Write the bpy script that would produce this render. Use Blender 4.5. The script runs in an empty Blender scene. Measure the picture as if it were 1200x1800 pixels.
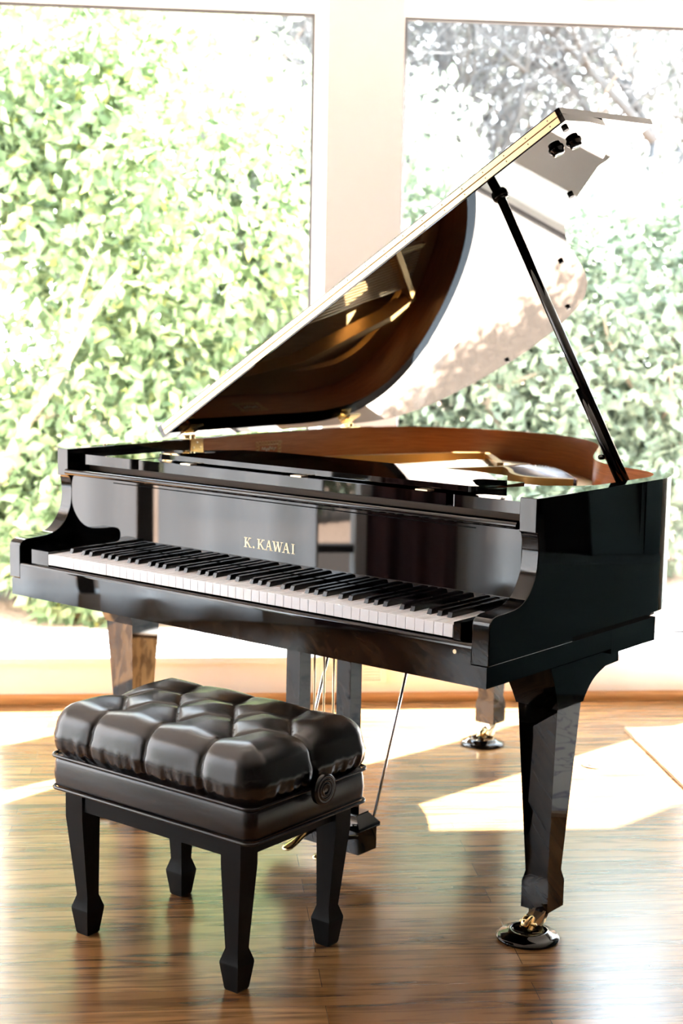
import bpy, bmesh, math, random
import numpy as np
from mathutils import Vector, Matrix
PI = math.pi
random.seed(7); rng = np.random.default_rng(7)
S = bpy.context.scene
COL = S.collection

# ------------------------------------------------------------------ camera
cam = bpy.data.cameras.new('camera'); camo = bpy.data.objects.new('camera', cam); COL.objects.link(camo)
R_ = Vector((0.99518004,-0.09632232,0.01840372)); U_ = Vector((-0.00551309,0.13241845,0.99117857)); F_ = Vector((0.09790961,0.98650259,-0.13124917))
m = Matrix((R_, U_, -F_)).transposed().to_4x4(); m.translation = Vector((0.4610,-3.8670,1.3407))
camo.matrix_world = m
cam.sensor_fit = 'HORIZONTAL'; cam.sensor_width = 24.0; cam.lens = 53.3235
cam.clip_start = 0.05; cam.clip_end = 200
cam.dof.use_dof = True; cam.dof.focus_distance = 3.2; cam.dof.aperture_fstop = 4.0
S.camera = camo
# ------------------------------------------------------------------ light and exposure
SUN_AZ, SUN_EL = math.radians(38.5), math.radians(42.5)
SKY, SUN = 5.5, 62.0
w = bpy.data.worlds.new('sky'); S.world = w; w.use_nodes = True
nt = w.node_tree; bg = nt.nodes['Background']
tc = nt.nodes.new('ShaderNodeTexCoord'); sep = nt.nodes.new('ShaderNodeSeparateXYZ'); rp = nt.nodes.new('ShaderNodeValToRGB')
nt.links.new(tc.outputs['Generated'], sep.inputs[0]); nt.links.new(sep.outputs['Z'], rp.inputs[0]); nt.links.new(rp.outputs[0], bg.inputs[0])
rp.color_ramp.elements[0].position = 0.0; rp.color_ramp.elements[0].color = (.88, .94, 1, 1)
rp.color_ramp.elements[1].position = 0.8; rp.color_ramp.elements[1].color = (.66, .82, 1, 1)
bg.inputs[1].default_value = SKY
sl = bpy.data.lights.new('sun', 'SUN'); sl.energy = SUN; sl.angle = math.radians(.53); sl.color = (1, .985, .965)
so = bpy.data.objects.new('sun', sl); COL.objects.link(so)
sd = Vector((math.cos(SUN_AZ)*math.cos(SUN_EL), math.sin(SUN_AZ)*math.cos(SUN_EL), math.sin(SUN_EL)))
so.rotation_euler = sd.to_track_quat('Z', 'Y').to_euler(); so.location = sd*12
S.view_settings.view_transform = 'Standard'; S.view_settings.look = 'None'
S.view_settings.exposure = 1.66; S.view_settings.gamma = 1.0; S.view_settings.use_curve_mapping = False
S.cycles.sample_clamp_indirect = 12.0; S.cycles.caustics_reflective = False; S.cycles.caustics_refractive = False
S.cycles.max_bounces = 10; S.cycles.diffuse_bounces = 5; S.cycles.glossy_bounces = 5; S.cycles.transparent_max_bounces = 12

# ------------------------------------------------------------------ materials
def mat(name, col=(.8,.8,.8), rough=.5, metal=0.0, spec=.5, **k):
    M = bpy.data.materials.new(name); M.use_nodes = True
    b = M.node_tree.nodes['Principled BSDF']
    b.inputs['Base Color'].default_value = (*col, 1); b.inputs['Roughness'].default_value = rough
    b.inputs['Metallic'].default_value = metal; b.inputs['Specular IOR Level'].default_value = spec
    for kk, v in k.items(): b.inputs[kk.replace('_', ' ')].default_value = v
    return M
def N(M, t, **props):
    n = M.node_tree.nodes.new(t)
    for k, v in props.items(): setattr(n, k, v)
    return n
def bump_noise(M, scale, strength, dist=.001, detail=3, vec=None):
    t = M.node_tree; no = N(M, 'ShaderNodeTexNoise'); bu = N(M, 'ShaderNodeBump'); tc = N(M, 'ShaderNodeTexCoord')
    no.inputs['Scale'].default_value = scale; no.inputs['Detail'].default_value = detail
    bu.inputs['Strength'].default_value = strength; bu.inputs['Distance'].default_value = dist
    t.links.new(tc.outputs['Object'], no.inputs['Vector']); t.links.new(no.outputs[0], bu.inputs['Height'])
    t.links.new(bu.outputs[0], t.nodes['Principled BSDF'].inputs['Normal'])
def wood(name, c1, c2, rough, scale=(1, 30, 30), fine=6.0):
    M = mat(name, c1, rough); t = M.node_tree; b = t.nodes['Principled BSDF']
    tc = N(M, 'ShaderNodeTexCoord'); mp = N(M, 'ShaderNodeMapping'); mp.inputs['Scale'].default_value = scale
    no = N(M, 'ShaderNodeTexNoise'); no.inputs['Scale'].default_value = fine; no.inputs['Detail'].default_value = 6; no.inputs['Distortion'].default_value = .4
    r = N(M, 'ShaderNodeValToRGB'); r.color_ramp.elements[0].position = .3; r.color_ramp.elements[1].position = .7
    r.color_ramp.elements[0].color = (*c1, 1); r.color_ramp.elements[1].color = (*c2, 1)
    t.links.new(tc.outputs['Object'], mp.inputs[0]); t.links.new(mp.outputs[0], no.inputs['Vector'])
    t.links.new(no.outputs[0], r.inputs[0]); t.links.new(r.outputs[0], b.inputs['Base Color'])
    return M
BLACK = mat('black_polyester', (.0010,.0010,.0011), .02, spec=.5)
SATIN = mat('black_satin_lacquer', (.003,.003,.003), .38, spec=.14)
MATTE = mat('black_felt', (.004,.004,.004), .9, spec=.1)
MAHOG = wood('mahogany_veneer', (.36,.10,.028), (.56,.19,.062), .28, (2, 2, 60), 5)
IVORY = mat('white_key_plastic', (.86,.88,.93), .18)
EBONY = mat('black_key_plastic', (.006,.006,.008), .22)
BRASS = mat('polished_brass', (.93,.73,.38), .13, 1.0)
BRASS2 = mat('satin_brass', (.86,.70,.46), .3, 1.0)
GOLD = mat('gold_iron_plate', (.50,.28,.085), .36, .55)
GOLDLET = mat('gold_inlay', (.95,.78,.52), .35, .2)
STEEL = mat('steel_wire', (.72,.74,.78), .22, 1.0)
SPRUCE = wood('spruce_soundboard', (.48,.27,.09), (.62,.38,.15), .3, (40, 2, 2), 4)
ACTION = wood('action_rail_wood', (.07,.035,.012), (.12,.06,.022), .5, (2, 40, 40), 4)
LEATHER = mat('black_leather', (.005,.0045,.005), .27, spec=.6); bump_noise(LEATHER, 420, .25, .0006)
RUBBER = mat('black_rubber', (.01,.01,.01), .6)
WALLM = mat('cream_wall_paint', (.885,.89,.87), .6)
WHITE = mat('white_trim_paint', (.84,.82,.79), .35)
CEIL = mat('ceiling_paint', (.80,.79,.78), .8)
TAUPE = mat('taupe_wall_paint', (.13,.12,.115), .8)
GASKET = mat('grey_glazing_bead', (.10,.09,.092), .6, spec=.2)
BASEW = wood('oak_shoe_moulding', (.42,.19,.055), (.60,.30,.10), .35, (1, 30, 30), 6)
DECALM = mat('worn_gold_decal', (.80,.55,.24), .4, .2)
CREAMP = mat('cream_lettering', (.95,.86,.66), .4)

# floor: narrow oak planks running along x
FLOOR = mat('oak_plank_floor', (.3,.15,.07), .2, spec=.7); t = FLOOR.node_tree; b = t.nodes['Principled BSDF']
tc = N(FLOOR, 'ShaderNodeTexCoord'); mp = N(FLOOR, 'ShaderNodeMapping')
br = N(FLOOR, 'ShaderNodeTexBrick'); br.offset = .37; br.offset_frequency = 2; br.squash = 1.0
br.inputs['Scale'].default_value = 1.0; br.inputs['Brick Width'].default_value = 1.15; br.inputs['Row Height'].default_value = .083
br.inputs['Mortar Size'].default_value = .0007; br.inputs['Mortar Smooth'].default_value = .2; br.inputs['Bias'].default_value = 0.0
br.inputs['Color1'].default_value = (.17,.078,.026,1); br.inputs['Color2'].default_value = (.29,.15,.058,1); br.inputs['Mortar'].default_value = (.04,.018,.008,1)
t.links.new(tc.outputs['Object'], mp.inputs[0]); t.links.new(mp.outputs[0], br.inputs['Vector'])
mp2 = N(FLOOR, 'ShaderNodeMapping'); mp2.inputs['Scale'].default_value = (1.3, 17, 1); t.links.new(tc.outputs['Object'], mp2.inputs[0])
n1 = N(FLOOR, 'ShaderNodeTexNoise'); n1.inputs['Scale'].default_value = 2.2; n1.inputs['Detail'].default_value = 8; n1.inputs['Distortion'].default_value = 1.1
t.links.new(mp2.outputs[0], n1.inputs['Vector'])
r1 = N(FLOOR, 'ShaderNodeValToRGB'); e = r1.color_ramp.elements; e[0].position = .36; e[0].color = (.40,.36,.34,1); e[1].position = .56; e[1].color = (1.12,1.1,1.08,1)
t.links.new(n1.outputs[0], r1.inputs[0])
mx = N(FLOOR, 'ShaderNodeMixRGB', blend_type='MULTIPLY'); mx.inputs[0].default_value = 1
t.links.new(br.outputs['Color'], mx.inputs[1]); t.links.new(r1.outputs[0], mx.inputs[2]); t.links.new(mx.outputs[0], b.inputs['Base Color'])
n2 = N(FLOOR, 'ShaderNodeTexNoise'); n2.inputs['Scale'].default_value = 6; n2.inputs['Detail'].default_value = 4; t.links.new(mp2.outputs[0], n2.inputs['Vector'])
mr = N(FLOOR, 'ShaderNodeMapRange'); mr.inputs['To Min'].default_value = .17; mr.inputs['To Max'].default_value = .27
t.links.new(n2.outputs[0], mr.inputs['Value']); t.links.new(mr.outputs[0], b.inputs['Roughness'])
bu = N(FLOOR, 'ShaderNodeBump'); bu.inputs['Strength'].default_value = .12; bu.inputs['Distance'].default_value = .002
t.links.new(n1.outputs[0], bu.inputs['Height']); t.links.new(bu.outputs[0], b.inputs['Normal'])

GLASS = bpy.data.materials.new('window_glass'); GLASS.use_nodes = True; t = GLASS.node_tree; t.nodes.clear()
o_ = t.nodes.new('ShaderNodeOutputMaterial'); g_ = t.nodes.new('ShaderNodeBsdfGlossy'); tr = t.nodes.new('ShaderNodeBsdfTransparent'); fr = t.nodes.new('ShaderNodeFresnel'); mi = t.nodes.new('ShaderNodeMixShader')
g_.inputs['Roughness'].default_value = .0; fr.inputs[0].default_value = 1.45; tr.inputs[0].default_value = (.97,.985,.975,1)
t.links.new(fr.outputs[0], mi.inputs[0]); t.links.new(tr.outputs[0], mi.inputs[1]); t.links.new(g_.outputs[0], mi.inputs[2]); t.links.new(mi.outputs[0], o_.inputs[0])

def leafmat(name, stops, trans=.45):
    M = mat(name, (.1,.2,.05), .27, spec=.5); t = M.node_tree; b = t.nodes['Principled BSDF']
    ge = N(M, 'ShaderNodeNewGeometry'); r = N(M, 'ShaderNodeValToRGB')
    els = r.color_ramp.elements
    els[0].position = stops[0][0]; els[0].color = (*stops[0][1], 1); els[1].position = stops[-1][0]; els[1].color = (*stops[-1][1], 1)
    for p_, c_ in stops[1:-1]: q_ = els.new(p_); q_.color = (*c_, 1)
    t.links.new(ge.outputs['Random Per Island'], r.inputs[0]); t.links.new(r.outputs[0], b.inputs['Base Color'])
    ts = N(M, 'ShaderNodeBsdfTranslucent'); t.links.new(r.outputs[0], ts.inputs[0])
    ms = N(M, 'ShaderNodeMixShader'); ms.inputs[0].default_value = trans
    t.links.new(b.outputs[0], ms.inputs[1]); t.links.new(ts.outputs[0], ms.inputs[2]); t.links.new(ms.outputs[0], t.nodes['Material Output'].inputs[0])
    return M
LEAF_A = leafmat('camellia_leaves', [(0,(.105,.15,.075)), (.45,(.21,.28,.14)), (.8,(.34,.40,.22)), (.93,(.50,.56,.32)), (1,(.66,.62,.18))])
LEAF_B = leafmat('laurel_leaves', [(0,(.12,.15,.11)), (.6,(.24,.29,.21)), (1,(.40,.44,.32))])
BARK = mat('pale_bark', (.34,.26,.20), .8)
SOIL = mat('mulch_ground', (.30,.20,.14), .9); bump_noise(SOIL, 30, .8, .03)
PAVE = mat('patio_paving', (.48,.38,.31), .8)

# ------------------------------------------------------------------ mesh helpers
def link(name, me, m, parent=None):
    o = bpy.data.objects.new(name, me); COL.objects.link(o)
    for q in (m if isinstance(m, (list, tuple)) else [m]): me.materials.append(q)
    if parent is not None: o.parent = parent
    return o
def obj(name, bm, m, parent=None, bevel=0.0, seg=2, filt=None, smooth=True, off=None, ang=28, wn=True):
    if bevel > 0:
        es = [e for e in bm.edges if len(e.link_faces) == 2 and e.calc_face_angle(0) > math.radians(ang) and (filt is None or filt(e))]
        if es: bmesh.ops.bevel(bm, geom=es, offset=bevel, segments=seg, profile=.5, affect='EDGES', clamp_overlap=True)
    bmesh.ops.recalc_face_normals(bm, faces=bm.faces); bm.normal_update()
    if off is not None: bmesh.ops.translate(bm, verts=bm.verts, vec=-Vector(off))
    if smooth:
        for f in bm.faces: f.smooth = True
    normals = None
    if smooth and wn:      # corner normals weighted by face area, so flat faces stay flat and narrow bevels turn the light
        cn = math.cos(math.radians(50)); normals = []; ar = {f: f.calc_area()**1.5 for f in bm.faces}
        for f in bm.faces:
            for v in f.verts:
                acc = Vector((0,0,0))
                for g in v.link_faces:
                    if g.normal.dot(f.normal) > cn: acc += g.normal*ar[g]
                normals.append(acc.normalized() if acc.length > 0 else f.normal.copy())
    me = bpy.data.meshes.new(name); bm.to_mesh(me); bm.free()
    if normals: me.normals_split_custom_set(normals)
    return link(name, me, m, parent)
def box(bm, a, b_, mi=0):
    vs = [bm.verts.new((x, y, z)) for x in (a[0], b_[0]) for y in (a[1], b_[1]) for z in (a[2], b_[2])]
    for q in ((0,1,3,2), (4,6,7,5), (0,4,5,1), (2,3,7,6), (0,2,6,4), (1,5,7,3)):
        f = bm.faces.new([vs[i] for i in q]); f.material_index = mi
    return vs
def bx(a, b_): bm = bmesh.new(); box(bm, a, b_); return bm
def prism(bm, poly, lo, hi, axis='z', mi=0, top=None):
    def P(u, v, h):
        return {'z': (u, v, h), 'x': (h, u, v), 'y': (u, h, v)}[axis]
    n = len(poly); A = [bm.verts.new(P(*q, lo)) for q in poly]; B = [bm.verts.new(P(*q, hi)) for q in (top or poly)]
    f = [bm.faces.new(A[::-1]), bm.faces.new(B)]
    for i in range(n): f.append(bm.faces.new((A[i], A[(i+1)%n], B[(i+1)%n], B[i])))
    for q in f: q.material_index = mi
    return A, B
def lathe(bm, prof, c=(0,0,0), n=40, axis='z', cap=True, mi=0):
    rings = []
    for r, h in prof:
        ring = []
        for i in range(n):
            a = 2*PI*i/n; u, v = r*math.cos(a), r*math.sin(a)
            p = {'z': (u, v, h), 'x': (h, u, v), 'y': (u, h, v)}[axis]
            ring.append(bm.verts.new((c[0]+p[0], c[1]+p[1], c[2]+p[2])))
        rings.append(ring)
    for a, b_ in zip(rings, rings[1:]):
        for i in range(n): bm.faces.new((a[i], a[(i+1)%n], b_[(i+1)%n], b_[i])).material_index = mi
    if cap:
        bm.faces.new(rings[0][::-1]).material_index = mi; bm.faces.new(rings[-1]).material_index = mi
def tube(bm, pts, r, n=10, mi=0, closed=False):
    pts = [Vector(p) for p in pts]; rs = r if isinstance(r, (list, tuple)) else [r]*len(pts)
    rings = []; up = None
    for i, p in enumerate(pts):
        a = pts[(i-1) % len(pts)] if (closed or i > 0) else pts[i]; b_ = pts[(i+1) % len(pts)] if (closed or i < len(pts)-1) else pts[i]
        d = (b_-a).normalized()
        if up is None: up = Vector((0,0,1)) if abs(d.z) < .9 else Vector((1,0,0))
        s = d.cross(up).normalized(); up = s.cross(d).normalized()
        rings.append([bm.verts.new(p + (s*math.cos(2*PI*k/n) + up*math.sin(2*PI*k/n))*rs[i]) for k in range(n)])
    m_ = len(rings)
    for i in range(m_ if closed else m_-1):
        a, b_ = rings[i], rings[(i+1) % m_]
        for k in range(n): bm.faces.new((a[k], a[(k+1)%n], b_[(k+1)%n], b_[k])).material_index = mi
    if not closed: bm.faces.new(rings[0][::-1]).material_index = mi; bm.faces.new(rings[-1]).material_index = mi
def loft(bm, rings, mi=0, cap=True):
    R = [[bm.verts.new(p) for p in r] for r in rings]; n = len(R[0])
    for a, b_ in zip(R, R[1:]):
        for i in range(n): bm.faces.new((a[i], a[(i+1)%n], b_[(i+1)%n], b_[i])).material_index = mi
    if cap: bm.faces.new(R[0][::-1]).material_index = mi; bm.faces.new(R[-1]).material_index = mi
def sq(cx, cy, h, z, hy=None):
    hy = hy or h
    return [(cx-h, cy-hy, z), (cx+h, cy-hy, z), (cx+h, cy+hy, z), (cx-h, cy+hy, z)]
def catmull(pts, n=8, closed=False):
    out = []; L = len(pts)
    rngi = range(L) if closed else range(L-1)
    for i in rngi:
        p0 = pts[(i-1) % L] if (closed or i > 0) else pts[i]; p1 = pts[i]; p2 = pts[(i+1) % L]; p3 = pts[(i+2) % L] if (closed or i < L-2) else pts[(i+1) % L]
        for k in range(n):
            s = k/n
            out.append(tuple(.5*((2*b_)+(-a+c)*s+(2*a-5*b_+4*c-d)*s*s+(-a+3*b_-3*c+d)*s**3) for a, b_, c, d in zip(p0, p1, p2, p3)))
    if not closed: out.append(tuple(pts[-1]))
    return out
def inset(poly, d):     # open or closed outline offset to its left by d (polyline, ends kept)
    out = []; n = len(poly)
    for i in range(n):
        a = Vector(poly[max(i-1, 0)]); b_ = Vector(poly[min(i+1, n-1)]); t_ = (b_-a).normalized()
        out.append((poly[i][0]-t_.y*d, poly[i][1]+t_.x*d))
    return out
def thing(name, label, cat, loc=(0,0,0), rz=0, group=None):
    o = bpy.data.objects.new(name, None); COL.objects.link(o); o.location = loc; o.rotation_euler = (0, 0, rz)
    o['label'] = label; o['category'] = cat
    if group: o['group'] = group
    return o
def tag(o, label, cat, group=None):
    o['label'] = label; o['category'] = cat
    if group: o['group'] = group
    return o
def struct(name, bm, m, bevel=0.0, parent=None, smooth=False):
    o = obj(name, bm, m, parent, bevel, smooth=smooth, wn=smooth)
    if parent is None: o['kind'] = 'structure'
    return o

# ------------------------------------------------------------------ room
Y0 = 1.242; GY = Y0+.215; XL, XR, YB, ZC = -2.6, 5.6, -6.5, 2.78
struct('floor', bx((XL, YB, -.05), (XR, Y0, 0)), FLOOR)
struct('ceiling', bx((XL-.2, YB-.2, ZC), (XR+.2, Y0+.3, ZC+.1)), CEIL)
SILL, HEAD = .158, 2.372
posts = [(-1.8,-.262), (.896,1.148), (2.30,2.50), (3.61,XR+.2)]
bm = bmesh.new()
box(bm, (XL-.2, Y0, -.1), (XR+.2, Y0+.27, SILL-.022))
box(bm, (XL-.2, Y0, HEAD), (XR+.2, Y0+.27, ZC))
box(bm, (XL-.2, Y0, SILL-.022), (-1.77, Y0+.27, HEAD))
for a, b_ in posts: box(bm, (a, Y0, SILL-.022), (b_, Y0+.27, HEAD))
struct('wall_window_side', bm, WALLM)
struct('trim_1', bx((-.262, Y0-.012, SILL-.022), (3.61, GY+.03, SILL)), WHITE, .003)      # sill board
wins = [(-.262,.896), (1.148,2.30), (2.50,3.61)]
for i, (a, b_) in enumerate(wins):
    bm = bmesh.new(); z0, z1, fw = SILL, HEAD, .028
    box(bm, (a, GY, z0), (b_, GY+.05, z0+.034)); box(bm, (a, GY, z1-.03), (b_, GY+.05, z1))
    box(bm, (a, GY, z0+.034), (a+fw, GY+.05, z1-.03)); box(bm, (b_-fw, GY, z0+.034), (b_, GY+.05, z1-.03))
    fo = struct('window_%d' % (i+1), bm, WHITE, .002)
    bm = bmesh.new(); q = .009; A0, A1, B0, B1 = a+fw, b_-fw, z0+.034, z1-.03
    box(bm, (A0, GY-.002, B0), (A0+q, GY+.02, B1)); box(bm, (A1-q, GY-.002, B0), (A1, GY+.02, B1))
    box(bm, (A0+q, GY-.002, B0), (A1-q, GY+.02, B0+q*.6)); box(bm, (A0+q, GY-.002, B1-q), (A1-q, GY+.02, B1))
    obj('glazing_bead', bm, GASKET, fo, smooth=False, wn=False)
    me = bpy.data.meshes.new('glass_pane'); me.from_pydata([(A0, GY+.022, B0), (A1, GY+.022, B0), (A1, GY+.022, B1), (A0, GY+.022, B1)], [], [(0,1,2,3)])
    link('glass_pane', me, GLASS, fo)
# shoe moulding
bm = bmesh.new(); prof = [(Y0-.022, 0), (Y0-.022, .008)] + [(Y0-.022+.022*(1-math.cos(k*PI/12)), .010+.020*math.sin(k*PI/12)) for k in range(1, 7)] + [(Y0, 0)]
prism(bm, prof, XL, XR, 'x'); struct('baseboard_window_side', bm, BASEW, smooth=True)
# vent cover on the wall below the window
vo = thing('wall_vent', 'small cream vent cover low on the wall between the piano lyre posts', 'vent', (1.02, Y0, .06))
bm = bmesh.new()
for a, b_ in (((-.115,-.006,.0), (.115,0,.014)), ((-.115,-.006,.066), (.115,0,.08)), ((-.115,-.006,.014), (-.095,0,.066)), ((.095,-.006,.014), (.115,0,.066))): box(bm, a, b_)
obj('vent_frame', bm, WHITE, vo, .0015)
bm = bmesh.new()
for k in range(5): box(bm, (-.095, -.004, .017+k*.0102), (.095, -.0005, .022+k*.0102))
obj('vent_louvre', bm, WHITE, vo, smooth=False, wn=False)

# left wall with curtained windows (seen mirrored in the fallboard)
bm = bmesh.new(); LO = [(-.98, 1.05), (-1.13, -1.0), (-2.6, -1.6), (-5.6, -4.0)]
ys = [YB-.2, -1.95, -1.6, -1.0, -.83, -.81, 1.05, Y0+.27]
for k in range(0, 8, 2): box(bm, (XL-.2, ys[k], 0), (XL, ys[k+1], ZC))
for a, b_ in ((-1.95,-1.6), (-1.0,-.83), (-.81,1.05)):
    box(bm, (XL-.2, a, 0), (XL, b_, .12)); box(bm, (XL-.2, a, 2.35), (XL, b_, ZC))
struct('wall_left', bm, WALLM)
bm = bmesh.new(); box(bm, (XL-.2, YB-.2, -.05), (XR+.2, YB, ZC)); struct('wall_back', bm, TAUPE)
bm = bmesh.new(); box(bm, (XR, YB, -.05), (XR+.2, Y0, ZC)); struct('wall_right', bm, TAUPE)
SHEER = bpy.data.materials.new('sheer_curtain'); SHEER.use_nodes = True; t = SHEER.node_tree; t.nodes.clear()
o_ = t.nodes.new('ShaderNodeOutputMaterial'); d_ = t.nodes.new('ShaderNodeBsdfTranslucent'); tr = t.nodes.new('ShaderNodeBsdfTransparent'); mi = t.nodes.new('ShaderNodeMixShader')
d_.inputs[0].default_value = (.95,.92,.885,1); mi.inputs[0].default_value = .93
t.links.new(tr.outputs[0], mi.inputs[1]); t.links.new(d_.outputs[0], mi.inputs[2]); t.links.new(mi.outputs[0], o_.inputs[0])
MAUVE = mat('mauve_drape', (.20,.11,.12), .85)
def curtain(y0, y1, m_, label, x=XL+.05, amp=.03, folds=.27):
    n = max(12, int((y1-y0)/.012)); vs = []; fs = []
    for i in range(n+1):
        y = y0+(y1-y0)*i/n; dx = amp*math.sin(2*PI*y/folds)+amp*.5*math.sin(2*PI*y/(folds*2.7)+1)
        vs += [(x+dx, y, .02), (x+dx*.8, y, 2.45)]
    for i in range(n): fs.append((2*i, 2*i+2, 2*i+3, 2*i+1))
    me = bpy.data.meshes.new('curtain'); me.from_pydata(vs, [], fs); me.shade_smooth()
    tag(link('curtain', me, m_), label, 'curtain')
curtain(-.02, 1.04, SHEER, 'pale sheer curtain nearest the piano wall on the left side of the room')
curtain(-.815, -.115, SHEER, 'pale sheer curtain in the middle of the left side, beside the narrow glass door')
curtain(-1.94, -1.50, SHEER, 'pale sheer curtain beyond the mauve drape on the left side')
curtain(-1.46, -1.04, MAUVE, 'dark mauve drape beside the narrow glass door', amp=.03, folds=.13)
# left side mullions, muntins
bm = bmesh.new(); box(bm, (XL-.07, -.095, .12), (XL-.01, -.02, 2.35)); struct('trim_2', bm, mat('dark_mullion', (.03,.03,.03), .5))
bm = bmesh.new()
for k in range(6): box(bm, (XL-.1, -1.0, .25+k*.33), (XL-.06, -.83, .285+k*.33))
struct('window_4', bm, mat('dark_muntin', (.03,.03,.03), .5))

# ------------------------------------------------------------------ outdoors
bm = bmesh.new(); box(bm, (-14, Y0+.27, -.35), (16, 30, -.12)); box(bm, (-14, -12, -.35), (XL-.2, Y0+.27, -.12)); struct('ground', bm, SOIL)
bm = bmesh.new(); box(bm, (-6, Y0+.27, -.12), (9, 2.75, -.10)); struct('ground_patio', bm, PAVE)
def leaves(name, m_, blobs, n, size, parent, seed, shell=.55):
    g = np.random.default_rng(seed)
    wts = np.array([b_[1][0]*b_[1][1]*b_[1][2] for b_ in blobs])**.67; idx = g.choice(len(blobs), n, p=wts/wts.sum())
    c = np.array([b_[0] for b_ in blobs])[idx]; rad = np.array([b_[1] for b_ in blobs])[idx]
    d = g.normal(size=(n,3)); d /= np.linalg.norm(d, axis=1)[:,None]
    rr = shell+(1.04-shell)*g.random((n,1))**.6
    lump = 1+.12*np.sin(d[:,:1]*7+idx[:,None])*np.cos(d[:,1:2]*6+d[:,2:]*5)
    P = c+d*rad*rr*lump
    ax = d*.55+g.normal(size=(n,3))*.6+np.array([0,0,-.35]); ax /= np.linalg.norm(ax, axis=1)[:,None]
    s = np.cross(ax, g.normal(size=(n,3))); s /= np.linalg.norm(s, axis=1)[:,None]
    u = np.cross(s, ax); L = size*(.6+.8*g.random((n,1))); W_ = L*.27
    V = np.stack([P, P+ax*L*.45+s*W_+u*L*.06, P+ax*L, P+ax*L*.45-s*W_+u*L*.06], 1).reshape(-1,3)
    b0 = np.arange(n)*4
    F = np.stack([b0, b0+1, b0+2, b0, b0+2, b0+3], 1).reshape(-1)
    V = V[:]; V[:,2] = np.maximum(V[:,2], -.1)
    me = bpy.data.meshes.new(name); me.vertices.add(len(V)); me.vertices.foreach_set('co', V.ravel().astype(np.float32))
    me.loops.add(len(F)); me.loops.foreach_set('vertex_index', F.astype(np.int32))
    me.polygons.add(len(F)//3); me.polygons.foreach_set('loop_start', np.arange(0, len(F), 3, dtype=np.int32))
    me.update(calc_edges=True); me.validate()
    return link(name, me, m_, parent)
def stems(name, parent, base, n, h, spread, r0, seed, m_=BARK):
    g = random.Random(seed); bm = bmesh.new()
    for k in range(n):
        a = g.uniform(0, 2*PI); p = Vector(base)+Vector((math.cos(a), math.sin(a), 0))*.08; d = Vector((math.cos(a)*spread, math.sin(a)*spread, 1)).normalized(); pts = [p.copy()]
        for s in range(9):
            d = (d+Vector((g.uniform(-.28,.28), g.uniform(-.28,.28), g.uniform(-.05,.15)))).normalized(); p = p+d*h/9; pts.append(p.copy())
        tube(bm, pts, [r0*(1-.09*i)*(1 if k else 1.3) for i in range(10)], 7)
        for s in (3, 5, 6, 7):
            q = pts[s]; e_ = Vector((g.uniform(-1,1), g.uniform(-1,1), g.uniform(.1,.8))).normalized(); pp = [q]
            for z in range(4): e_ = (e_+Vector((g.uniform(-.3,.3), g.uniform(-.3,.3), g.uniform(-.2,.2)))).normalized(); pp.append(pp[-1]+e_*h*.09)
            tube(bm, pp, [r0*.4*(1-.2*i) for i in range(5)], 5)
    return obj(name, bm, m_, parent, wn=False)
def bush(name, label, loc, blobs, n, size, m_, seed, ns=5, h=2.0, r0=.035, cat='bush'):
    sh = .1 if cat == 'tree' else .55
    o = thing(name, label, cat, (loc[0], loc[1], -.12))
    bl = [((b_[0][0]-loc[0], b_[0][1]-loc[1], b_[0][2]+.12), b_[1]) for b_ in blobs]
    leaves('foliage', m_, bl, n, size, o, seed, sh); stems('branches', o, (0,0,0), ns, h, .35, r0, seed)
    return o
bush('camellia_bush', 'tall yellow-green bush filling the left window', (-.1,4.0), [((-.3,4.1,1.2),(1.0,.8,1.2)), ((.35,4.2,1.9),(.9,.8,1.0)), ((-.5,4.3,2.6),(.9,.8,.9)), ((.0,3.7,.5),(.8,.6,.6))], 26000, .085, LEAF_A, 1, ns=2, h=2.2, r0=.022)
bush('camellia_bush', 'bush with a bare forked trunk at the left edge of the left window', (-.95,3.6), [((-1.3,3.9,1.6),(.6,.6,1.1)), ((-.75,3.7,.35),(.55,.5,.45)), ((-1.0,4.0,2.5),(.6,.6,.8))], 9000, .085, LEAF_A, 2, ns=2, h=2.0, r0=.045)
bush('laurel_bush', 'dark blue-green bush behind the post between the two windows', (1.2,4.9), [((1.0,4.9,1.2),(.9,.7,1.3)), ((1.5,5.0,1.5),(.8,.7,1.2))], 16000, .08, LEAF_B, 3, h=2.2)
bush('laurel_bush', 'broad pale green bush behind the piano lid in the right window', (2.4,4.8), [((2.2,4.8,1.0),(.9,.8,1.1)), ((2.9,4.9,1.2),(.9,.8,1.0)), ((2.5,4.5,.3),(1.1,.6,.5))], 24000, .08, LEAF_B, 4, h=1.8)
bush('laurel_bush', 'pale green bush at the right edge of the right window', (3.7,4.9), [((3.6,4.9,1.2),(.8,.8,1.2)), ((4.4,5.1,1.5),(.9,.8,1.3))], 14000, .08, LEAF_B, 5, h=2.0)
bush('camellia_bush', 'low bush beyond the left window, under the tall ones', (.7,3.5), [((.75,3.5,.35),(.6,.4,.5)), ((.1,3.3,.15),(.5,.35,.35))], 8000, .08, LEAF_A, 6, ns=4, h=.6, r0=.015)
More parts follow.
